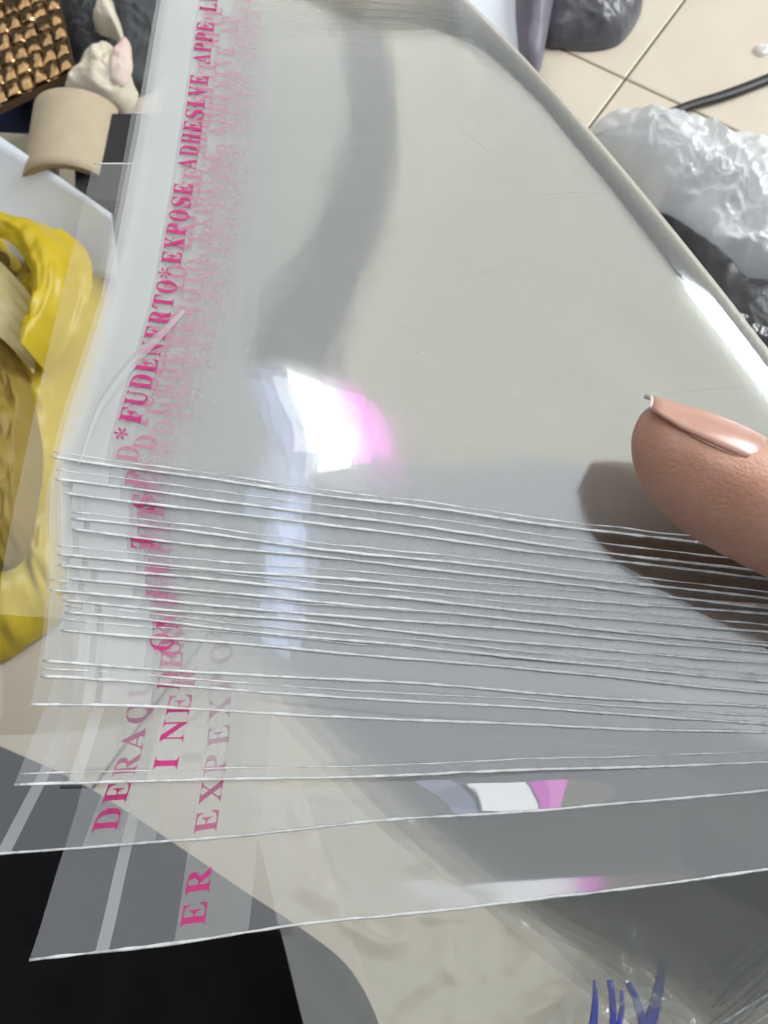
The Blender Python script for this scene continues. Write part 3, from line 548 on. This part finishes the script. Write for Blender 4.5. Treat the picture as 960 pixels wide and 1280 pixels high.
# palm below the bags, fingers curled under the fan
pk = []
for k in range(4):
    fw = k / 3.0
    knuck = P(1130 + 40 * k, 640 + 190 * k, 0.196 + 0.004 * k)
    mid = P(960 + 20 * k, 640 + 165 * k, 0.206)
    dist = P(850 + 22 * k, 640 + 150 * k, 0.197)
    tip = P(775 + 34 * k, 642 + 140 * k, 0.188)
    rr = (0.0088, 0.0090, 0.0085, 0.0075)[k]
    digit(bm, [tip, dist, mid, knuck], [rr * .82, rr * .92, rr, rr * 1.12], -FWD)
    digit(bm, [knuck, knuck * .55 + wrist * .45, wrist + FWD * .012], [rr * 1.3, rr * 1.9, .021], -FWD)
pl = (P(1290, 900, 0.20) + wrist) * 0.5
digit(bm, [P(1180, 860, 0.20), pl, wrist + FWD * .008], [.019, .026, .024], -FWD)
fore = wrist + (wrist - mcp).normalized() * 0.16
digit(bm, [wrist - (wrist - mcp) * .1, wrist, (wrist + fore) / 2, fore], [.024, .026, .031, .036], nvec)
hm = bpy.data.meshes.new('hand_source'); bmesh.ops.recalc_face_normals(bm, faces=bm.faces); bm.to_mesh(hm); bm.free()
tmp = bpy.data.objects.new('hand_source', hm); col.objects.link(tmp)
md = tmp.modifiers.new('r', 'REMESH'); md.mode = 'VOXEL'; md.voxel_size = 0.0011
sm = tmp.modifiers.new('s', 'SMOOTH'); sm.iterations = 6; sm.factor = 0.5
dg = bpy.context.evaluated_depsgraph_get()
hmesh = bpy.data.meshes.new_from_object(tmp.evaluated_get(dg))
bpy.data.objects.remove(tmp)
hmesh.name = 'hand'
hmesh.polygons.foreach_set('use_smooth', [True] * len(hmesh.polygons))
hmesh.materials.clear(); hmesh.materials.append(SKIN)
hand = bpy.data.objects.new('hand', hmesh); col.objects.link(hand)
tag(hand, 'bare hand pinching the fan of bags, thumb with its nail on top', 'hand')
# nail: a curved plate over the dorsal side, free edge past the tip
def nail_pt(x, y, lift):
    # x mm from tip, y -1..1 across
    w = interp(x, [(-4.5, 3.6), (-2, 5.4), (1, 6.6), (6, 7.6), (12, 7.6), (15, 6.2), (16.5, 3.5)])
    h = interp(x, [(-4.5, 3.3), (-2, 3.6), (1, 4.4), (6, 5.7), (11, 6.6), (16.5, 7.1)])
    an = y * interp(x, [(-4.5, .75), (-2, .9), (3, 1.1), (16, 1.1)])
    return tipc + axd * (x * mm) + wvec * (w * math.sin(an) * 1.08 * mm) + nvec * ((h - (1 - math.cos(an)) * h * 0.78 + lift) * mm)
def nail_plate(name, x0, x1, mat, lift):
    return grid(name, lambda a, b: nail_pt(x0 + (x1 - x0) * b, a * 2 - 1, lift), 15, 12, mat, hand)
nl = nail_plate('thumbnail', -2.6, 15.8, NAIL, 0.12)
ne = nail_plate('nail_edge', -2.95, -2.6, NAILTIP, 0.12)
for o in (nl, ne):
    s = o.modifiers.new('t', 'SOLIDIFY'); s.thickness = 0.0005; s.offset = 0

# the skin fold that frames the nail
fold_path = [nail_pt(x, -1, -.15) for x in (2, 5, 8, 11, 13.5)] + [nail_pt(15.6 - .6 * abs(y), y, -.15) for y in (-.75, -.5, -.25, 0, .25, .5, .75)] + [nail_pt(x, 1, -.15) for x in (13.5, 11, 8, 5, 2)]
fp = []
for k in range(len(fold_path) - 1):
    for q in range(3): fp.append(fold_path[k].lerp(fold_path[k + 1], q / 3))
fp = [sum((fp[min(max(k + q, 0), len(fp) - 1)] for q in (-2, -1, 0, 1, 2)), Vector()) / 5 for k in range(len(fp))]
tube('nail_fold', fp, lambda x: 0.00005 + 0.00055 * math.sin(math.pi * min(max(x, .02), .98)), SKIN, hand, n=10)

# ------------------------------------------------------------------ things lying round about
rnd = random.Random(11)
def ridged(p, s, seed):
    v = 0.0; amp = 1.0
    for o in range(4):
        q = Vector((p.x * s, p.y * s, seed + o * 5.1))
        v += amp * (1 - abs(mnoise.noise(q)) * 2.2); s *= 2.1; amp *= .5
    return v
def heap(name, outline, z0, height, mat, parent=None, aniso=(1, 1),  n=48, crumple=0.01, cs=18, seed=0.0, power=0.6, skirt=True, rim=0.0):
    """a rounded crumpled mass over an outline of photo points standing on height z0"""
    pts = [G(u, v, z0) for u, v in outline]
    c = sum(pts, Vector()) / len(pts)
    m = len(pts); NR, NA = n, n * 2
    # resample the outline by angle order (closed, smooth)
    loop = []
    for k in range(NA):
        x = k / NA * m; a = int(x); f = x - a
        p0, p1, p2, p3 = (pts[(a + q) % m] for q in (-1, 0, 1, 2))
        loop.append(0.5 * ((2 * p1) + (p2 - p0) * f + (2*p0 - 5*p1 + 4*p2 - p3) * f * f + (3*p1 - p0 - 3*p2 + p3) * f ** 3))
    verts, faces = [c + Vector((0, 0, height + crumple * ridged(c, cs, seed) * .4))], []
    for r in range(1, NR + 1):
        fr = r / NR
        for k in range(NA):
            p = c.lerp(loop[k], fr)
            prof = max(0.0, 1 - fr ** 2.6) ** power
            pa = Vector((p.x * aniso[0] + p.y * .4 * (aniso[0] - 1), p.y * aniso[1], 0))
            z = height * prof + crumple * (ridged(pa, cs, seed) - .6) * (0.25 + 0.75 * prof)
            jit = Vector((mnoise.noise(p * cs * 1.3 + Vector((seed, 0, 0))), mnoise.noise(p * cs * 1.3 + Vector((0, seed, 3))), 0)) * crumple * .8
            verts.append(p + jit + Vector((0, 0, max(z, 0.0006) + rim * (1 if r == NR else 0))))
    for k in range(NA):
        faces.append((0, 1 + k, 1 + (k + 1) % NA))
    for r in range(NR - 1):
        for k in range(NA):
            a = 1 + r * NA + k; b = 1 + r * NA + (k + 1) % NA
            faces.append((a, a + NA, b + NA, b))
    return mesh_obj(name, verts, faces, mat, parent)

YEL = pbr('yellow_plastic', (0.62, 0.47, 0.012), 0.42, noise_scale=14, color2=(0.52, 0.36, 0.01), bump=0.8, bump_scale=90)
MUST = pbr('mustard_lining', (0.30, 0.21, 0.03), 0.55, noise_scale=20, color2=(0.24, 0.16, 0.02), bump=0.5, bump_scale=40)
CREAM = pbr('cream_paper', (0.72, 0.66, 0.52), 0.7, noise_scale=20, color2=(0.66, 0.60, 0.46), bump=0.3, bump_scale=60)
PAPER = pbr('white_paper', (0.74, 0.78, 0.84), 0.6, noise_scale=12, color2=(0.78, 0.81, 0.86))
BEIGE = pbr('beige_felt', (0.50, 0.41, 0.28), 0.8, noise_scale=40, color2=(0.56, 0.46, 0.32), bump=0.3, bump_scale=300)
BEIGE2 = pbr('beige_edge', (0.36, 0.29, 0.19), 0.8, noise_scale=60, color2=(0.42, 0.34, 0.23))
NAVY = pbr('navy_cloth', (0.012, 0.022, 0.075), 0.8, noise_scale=20, color2=(0.006, 0.010, 0.03), bump=0.5, bump_scale=200)
BLACK = pbr('black_cloth', (0.0045, 0.0045, 0.005), 0.95, noise_scale=40, color2=(0.007, 0.007, 0.008), bump=0.4, bump_scale=1500, spec=0.1)
BLKPL = pbr('black_plastic', (0.012, 0.012, 0.014), 0.45, noise_scale=40, color2=(0.02, 0.02, 0.023), bump=0.2, bump_scale=500)
GREYCL = pbr('grey_cloth', (0.075, 0.08, 0.085), 0.7, noise_scale=25, color2=(0.05, 0.055, 0.06), bump=0.4, bump_scale=120)
PINK = pbr('pink_paper', (0.72, 0.54, 0.48), 0.7, noise_scale=30, color2=(0.74, 0.62, 0.54))
GREYPL = pbr('grey_satin', (0.14, 0.135, 0.155), 0.32, noise_scale=18, color2=(0.07, 0.07, 0.08), bump=0.4, bump_scale=60)
MAUVE = pbr('mauve_pouch', (0.22, 0.20, 0.24), 0.5, noise_scale=18, color2=(0.18, 0.165, 0.20))
OLIVE = pbr('olive_board', (0.28, 0.27, 0.19), 0.7, noise_scale=30, color2=(0.33, 0.31, 0.22))
GOLD = pbr('gold_foil', (0.60, 0.36, 0.17), 0.16, metal=1.0, noise_scale=90, color2=(0.34, 0.23, 0.12), bump=0.5, bump_scale=160)
WHITEFILL = pbr('white_fill', (0.84, 0.86, 0.88), 0.6, noise_scale=14, color2=(0.74, 0.77, 0.80), bump=0.3, bump_scale=50)
BLUE = pbr('blue_print', (0.035, 0.05, 0.30), 0.4, noise_scale=60, color2=(0.05, 0.07, 0.36))
WHITEINK = pbr('white_ink', (0.75, 0.75, 0.75), 0.6)

# yellow bag
yb = thing('yellow_bag', 'crumpled yellow plastic shopping bag behind the flaps of the fan', 'bag')
heap('bag_body', [(-260, 260), (-60, 245), (40, 262), (80, 290), (125, 345), (132, 420), (120, 520), (95, 640), (95, 720), (60, 790), (-20, 850), (-160, 880), (-300, 700)], 0.0, 0.085, YEL, yb, n=84, aniso=(2.0, .7), crumple=0.020, cs=9, seed=3.0)
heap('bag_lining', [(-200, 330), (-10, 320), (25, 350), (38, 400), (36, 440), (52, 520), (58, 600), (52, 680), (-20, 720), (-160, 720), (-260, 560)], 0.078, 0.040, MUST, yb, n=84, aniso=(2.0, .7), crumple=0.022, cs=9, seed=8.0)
inner = [(-80, 305), (-20, 296), (14, 308), (36, 332), (44, 362), (38, 395), (30, 416), (33, 438)]
outer = [(-80, 245), (-10, 248), (40, 256), (72, 268), (98, 296), (100, 345), (78, 405), (44, 448)]
def rim_fn(a, b):
    u = interp(a, [(k / 7, p[0]) for k, p in enumerate(inner)]) * (1 - b) + interp(a, [(k / 7, p[0]) for k, p in enumerate(outer)]) * b
    v = interp(a, [(k / 7, p[1]) for k, p in enumerate(inner)]) * (1 - b) + interp(a, [(k / 7, p[1]) for k, p in enumerate(outer)]) * b
    p = G(u, v, 0.118)
    p.z += 0.020 * math.sin(math.pi * min(1, b * 1.1 + .08)) - 0.03 * b * b + 0.004 * mnoise.noise(Vector((a * 14, b * 3, 5))) + 0.003 * mnoise.noise(Vector((a * 5, b * 16, 9))) + 0.004 * abs(mnoise.noise(Vector((a * 9, b * 7, 2))))
    return p
grid('bag_rim', rim_fn, 60, 22, YEL, yb)
# cream pleats inside the bag mouth
pl_ = thing('pleated_paper', 'pleated cream paper peeping out of the yellow bag', 'paper')
def pleat(a, b):
    u = -60 + 92 * a; v = 300 + 95 * b + 20 * a * a * 3
    p = G(u, v, 0.118); p.z += 0.0018 * (abs(((b * 5.0) % 1.0) - .5) * 2) - 0.02 * a ** 3
    return p
grid('pleats', pleat, 14, 31, pbr('pleat_paper', (0.46, 0.38, 0.14), 0.5, noise_scale=30, color2=(0.55, 0.47, 0.24)), pl_)
# white sheet
ws = grid('paper_sheet', lambda a, b: (lambda p: p + Vector((0, 0, 0.006 * math.sin(a * 3))))(
    G(-140, 80, .10).lerp(G(140, 268, .10), a).lerp(G(-140, 330, .04).lerp(G(150, 350, .04), a), b)), 14, 10, PAPER)
ws.modifiers.new('t', 'SOLIDIFY').thickness = 0.0006
tag(ws, 'sheet of white paper slanting above the yellow bag', 'paper')
# navy cloth, olive board, grey cloth, black box
tag(heap('navy_cloth', [(-200, 20), (-40, 30), (30, 70), (85, 110), (82, 150), (60, 185), (-10, 175), (-160, 150)], 0.0, 0.05, NAVY, crumple=0.008, cs=16, seed=2), 'dark navy cloth heaped under the gold woven purse', 'cloth')
ob = slab_from_outline('olive_board', [G(-120, 160, .062), G(48, 168, .062), G(60, 230, .062), G(-120, 250, .062)], .004, OLIVE)
tag(ob, 'dull olive cardboard between navy cloth and white paper', 'cardboard')
tag(heap('grey_cloth', [(70, -60), (190, -70), (230, 20), (215, 90), (150, 130), (98, 105), (80, 40)], 0.0, 0.05, GREYCL, crumple=0.014, cs=16, seed=5), 'dark grey cloth beside the gold woven purse', 'cloth')
cp = thing('crumpled_paper', 'crumpled cream paper with a pink patch above the beige strap', 'paper')
heap('sheet', [(84, 122), (105, 88), (128, 68), (145, 66), (160, 90), (175, 120), (150, 145), (110, 132)], 0.07, 0.03, CREAM, cp, n=24, crumple=0.006, cs=30, seed=7)
heap('pink_patch', [(136, 80), (148, 55), (158, 50), (166, 80), (160, 105), (140, 104)], 0.092, 0.009, PINK, cp, n=16, crumple=0.004, cs=30, seed=9)
heap('torn_corner', [(120, 30), (134, 8), (142, 4), (150, 30), (155, 55), (140, 48), (126, 42)], 0.06, 0.03, CREAM, cp, n=16, crumple=0.004, cs=30, seed=12)
bb = thing('black_box', 'black box standing behind the beige strap', 'box')
pA = [G(96, 150, .09), G(230, 148, .09), G(232, 262, .09), G(99, 250, .09)]
slab_from_outline('box_body', pA, .07, BLKPL, bb)
slab_from_outline('box_lid', [p + Vector((0, 0, .006)) + (p - sum(pA, Vector()) / 4) * .03 for p in pA], .005, BLKPL, bb)
# beige strap bent over into a loop, three layers
st = thing('beige_strap', 'layered beige strap bent into an arch beside the black box', 'strap')
for lay in range(4):
    o_ = lay * 0.0022
    cen = G(92, 175, .075)
    def arch(a, b, o_=o_):
        an = math.pi * (1.04 - 1.0 * a)
        r = 0.040 - o_
        x = math.cos(an) * r * 1.15; z = math.sin(an) * r * 0.9
        leg = max(0.0, (a < .12) * (.12 - a) * .4)
        return cen + Vector((x + 0.004, -0.004 - 0.10 * b - z * .1 + .035, z * 1.0 - leg + 0.008 - b * .006))
    g_ = grid('layer', arch, 40, 10, BEIGE if lay % 2 == 0 else BEIGE2, st)
    g_.modifiers.new('t', 'SOLIDIFY').thickness = 0.0018
for ga in (.10, .13, .17, .24):
    tube('groove', [arch(ga, b / 9, -0.0013) for b in range(10)], 0.0005, BEIGE2, st, n=6)
# gold woven purse: over-and-under strips
gp = thing('woven_purse', 'shiny gold woven purse beside the dark grey cloth', 'purse')
o0 = G(-24, -40, .085); e1 = G(92, 84, .085) - G(58, -60, .085); e2 = G(58, -60, .085) - G(-36, -18, .085)
L1, L2 = e1.length, e2.length; d1, d2 = e1.normalized(), e2.normalized()
o0 = G(-36, -18, .085)
n1, n2 = 6, 8                                # strips along d1 (n1 of them), strips along d2 (n2)
w1, w2 = L2 / n1, L1 / n2
def strip(org, d, w, length, cells, width, phase, nm):
    vs_, m_ = [], cells * 6
    for k in range(m_ + 1):
        x = k / m_
        z = 0.0024 * math.tanh(2.2 * math.sin(math.pi * (x * cells + phase)))
        for q in (-.46, -.40, .40, .46):
            vs_.append(org + d * (length * x) + w * (width * q) + Vector((0, 0, z - (0.0012 if abs(q) > .42 else 0) + 0.0010 * rnd.uniform(-1, 1))))
    mesh_obj(nm, vs_, grid_faces(4, m_ + 1), GOLD, gp, smooth=True)
for k in range(n1):
    strip(o0 + d2 * (w1 * (k + .5)), d1, d2, L1, n2, w1, 0.0 if k % 2 else 1.0, 'long_strip')
for k in range(n2):
    strip(o0 + d1 * (w2 * (k + .5)), d2, d1, L2, n1, w2, 1.0 if k % 2 else 0.0, 'cross_strip')
cpts = [o0, o0 + d1 * L1, o0 + d1 * L1 + d2 * L2, o0 + d2 * L2]
slab_from_outline('purse_lining', [p - Vector((0, 0, .005)) for p in cpts], .008, pbr('purse_lining', (0.10, 0.055, 0.03), 0.6), gp)

# grey pouch and papers at the far side
tag(heap('grey_pouch', [(690, -60), (800, -70), (800, 10), (778, 52), (745, 64), (705, 62), (678, 55), (672, 0)], 0.0, 0.045, GREYPL, crumple=0.008, cs=14, seed=21), 'shiny dark grey pouch lying on the floor tiles', 'pouch')
tag(heap('mauve_pouch', [(640, -60), (690, -70), (692, 0), (682, 60), (670, 95), (650, 90), (640, 30)], 0.02, 0.05, MAUVE, n=28, crumple=0.004, cs=14, seed=23), 'mauve grey sleeve next to the shiny dark grey pouch', 'pouch')
wl = grid('leaflet', lambda a, b: G(560, -50, .04).lerp(G(650, -50, .04), a).lerp(G(580, 120, .03).lerp(G(655, 120, .03), a), b) + Vector((0, 0, .004 * math.sin(b * 5))), 8, 10, PAPER)
wl.modifiers.new('t', 'SOLIDIFY').thickness = 0.0006
tag(wl, 'pale blue white leaflet behind the top of the bag fan', 'paper')
tag(heap('tan_wrapper', [(300, -60), (460, -60), (455, 20), (420, 40), (330, 45), (300, 20)], 0.0, 0.04, pbr('tan_paper', (0.42, 0.34, 0.17), 0.6, noise_scale=20, color2=(0.5, 0.42, 0.24)), n=24, crumple=0.006, cs=16, seed=31), 'tan wrapper on the floor above the fan', 'wrapper')
# black cord across the tiles
cpts = [G(u, v, z) for u, v, z in ((735, 172, .012), (772, 163, .010), (815, 150, .008), (860, 131, .007), (905, 119, .006), (950, 102, .006), (1010, 78, .006), (1080, 60, .006))]
cc = []
for k in range(len(cpts) - 1):
    for q in range(5): cc.append(cpts[k].lerp(cpts[k + 1], q / 5))
cc = [sum((cc[min(max(k + q, 0), len(cc) - 1)] for q in (-2, -1, 0, 1, 2)), Vector()) / 5 for k in range(len(cc))]
tag(tube('flat_cable', cc, lambda x: 0.0035 + 0.0035 * min(1, x * 1.6), BLKPL, n=10, flat=.5), 'flat black cable running across the beige tiles', 'cable')
# plastic-wrapped white parcel
wp = thing('wrapped_parcel', 'white parcel in crinkled clear plastic lying on the tiles', 'parcel')
outl = [(735, 175), (790, 168), (850, 178), (920, 205), (1010, 250), (1060, 330), (1000, 380), (940, 378), (890, 366), (855, 330), (800, 270), (760, 220)]
heap('filling', [(u + (880 - u) * .06, v + (280 - v) * .06) for u, v in outl], 0.02, 0.055, WHITEFILL, wp, crumple=0.010, cs=12, seed=41)
heap('wrapper', outl, 0.02, 0.075, WRAP, wp, n=70, crumple=0.016, cs=17, seed=43, power=.5)
# black bag with white lettering
kb = thing('black_strap_bag', 'black bag with small white lettering below the wrapped parcel', 'bag')
heap('bag_body', [(800, 270), (850, 305), (880, 350), (960, 372), (1080, 400), (1080, 620), (980, 560), (880, 460), (820, 360)], 0.03, 0.05, BLKPL, kb, crumple=0.004, cs=12, seed=51)
def letters(txt, org, dx, dy, h, pitch, mat, parent, lift):
    verts, faces = [], []
    x = 0
    for ch in txt:
        if ch in GLYPHS:
            co, fi = GLYPHS[ch]; n0 = len(verts)
            for k in range(0, len(co), 2):
                verts.append(org + dx * (x + co[k] * h / 136) + dy * (co[k+1] * h / 136) + lift)
            faces += [(n0 + fi[k], n0 + fi[k+1], n0 + fi[k+2]) for k in range(0, len(fi), 3)]
        x += pitch
    return mesh_obj('lettering', verts, faces, mat, parent, smooth=False)
l0 = G(938, 412, .09); ldx = (G(975, 426, .09) - l0).normalized(); ldy = Vector((-ldx.y, ldx.x, 0))
letters('SERIAL', l0, ldx, ldy, .009, .0088, WHITEINK, kb, Vector((0, 0, .0)))
letters('IE', G(912, 396, .09), ldx, ldy, .009, .0088, WHITEINK, kb, Vector((0, 0, 0)))

# black trousers below the fan
tr = [(-700, 700), (-300, 800), (0, 932), (110, 985), (210, 1048), (300, 1108), (380, 1162), (440, 1215), (480, 1300), (500, 1420), (300, 1700), (-300, 1700), (-800, 1400)]
tag(heap('trouser_leg', tr, 0.24, 0.055, BLACK, n=40, crumple=0.002, cs=9, seed=61, power=.35), 'black trouser leg below the rearmost bag', 'trousers')
# clear packet of beige sheets lying below
pk_ = thing('clear_packet', 'crinkled clear packet of beige sheets with blue strokes below the fan', 'packet')
CARD = pbr('beige_sheet', (0.56, 0.51, 0.40), 0.6, noise_scale=9, color2=(0.50, 0.46, 0.36), bump=0.1, bump_scale=200)
zc = 0.335
card = [(370, 960), (560, 930), (980, 1000), (1300, 1060), (1300, 1560), (560, 1560), (470, 1260)]
slab_from_outline('sheet', [G(u, v, zc) for u, v in card], .004, CARD, pk_)
def wrap_fn(a, b):
    p = G(310, 985, zc).lerp(G(1400, 985, zc), a).lerp(G(400 + 60, 1600, zc).lerp(G(1400, 1600, zc), a), b)
    r = ridged(p, 15, 71)
    return p + Vector((0, 0, 0.006 + 0.0012 * (r - .5) + 0.006 * max(0, r - 1.15)))
grid('wrapper', wrap_fn, 110, 80, film_mat('packet_film', refl=0.05, haze=0.20, rough=0.15, bump=0.3, bump_scale=60.0), pk_)
for (pa, pb, r0, r1) in (((738, 1300), (743, 1225), .0022, .0008), ((765, 1300), (762, 1225), .0016, .0014), ((770, 1300), (777, 1238), .0016, .0008), ((806, 1290), (785, 1228), .0020, .0016), ((806, 1300), (829, 1200), .0030, .0018)):
    q0, q1 = G(*pa, zc + .031), G(*pb, zc + .031)
    tube('blue_stroke', [q0.lerp(q1, x) + Vector((0.001 * math.sin(x * 3), 0, 0)) for x in (0, .2, .4, .6, .8, 1)], lambda x, r0=r0, r1=r1: r0 + (r1 - r0) * x, BLUE, pk_, n=8, flat=.25)

heap('wrapper_knot', [(690, 1310), (716, 1215), (752, 1160), (782, 1150), (812, 1176), (838, 1215), (870, 1310)], zc + .006, 0.020, KNOT, pk_, n=44, crumple=0.007, cs=34, seed=91)
# bits on the tiles
CRUMB = pbr('crumb', (0.20, 0.17, 0.13), 0.9)
for nm, u, v, r, m_, lab in (('crumb', 906, 184, .005, CRUMB, 'small brown crumb on the tile below the flat cable'),
                             ('tape_scrap', 952, 64, .011, WRAP, 'scrap of clear tape on the tile above the flat cable')):
    tag(heap(nm, [(u + math.cos(k) * r * 900, v + math.sin(k) * r * 700) for k in (0, .9, 1.8, 2.7, 3.6, 4.5, 5.4)], 0.0, r * .5, m_, n=8, crumple=r * .3, cs=200, seed=u), lab, nm.replace('_', ' '))
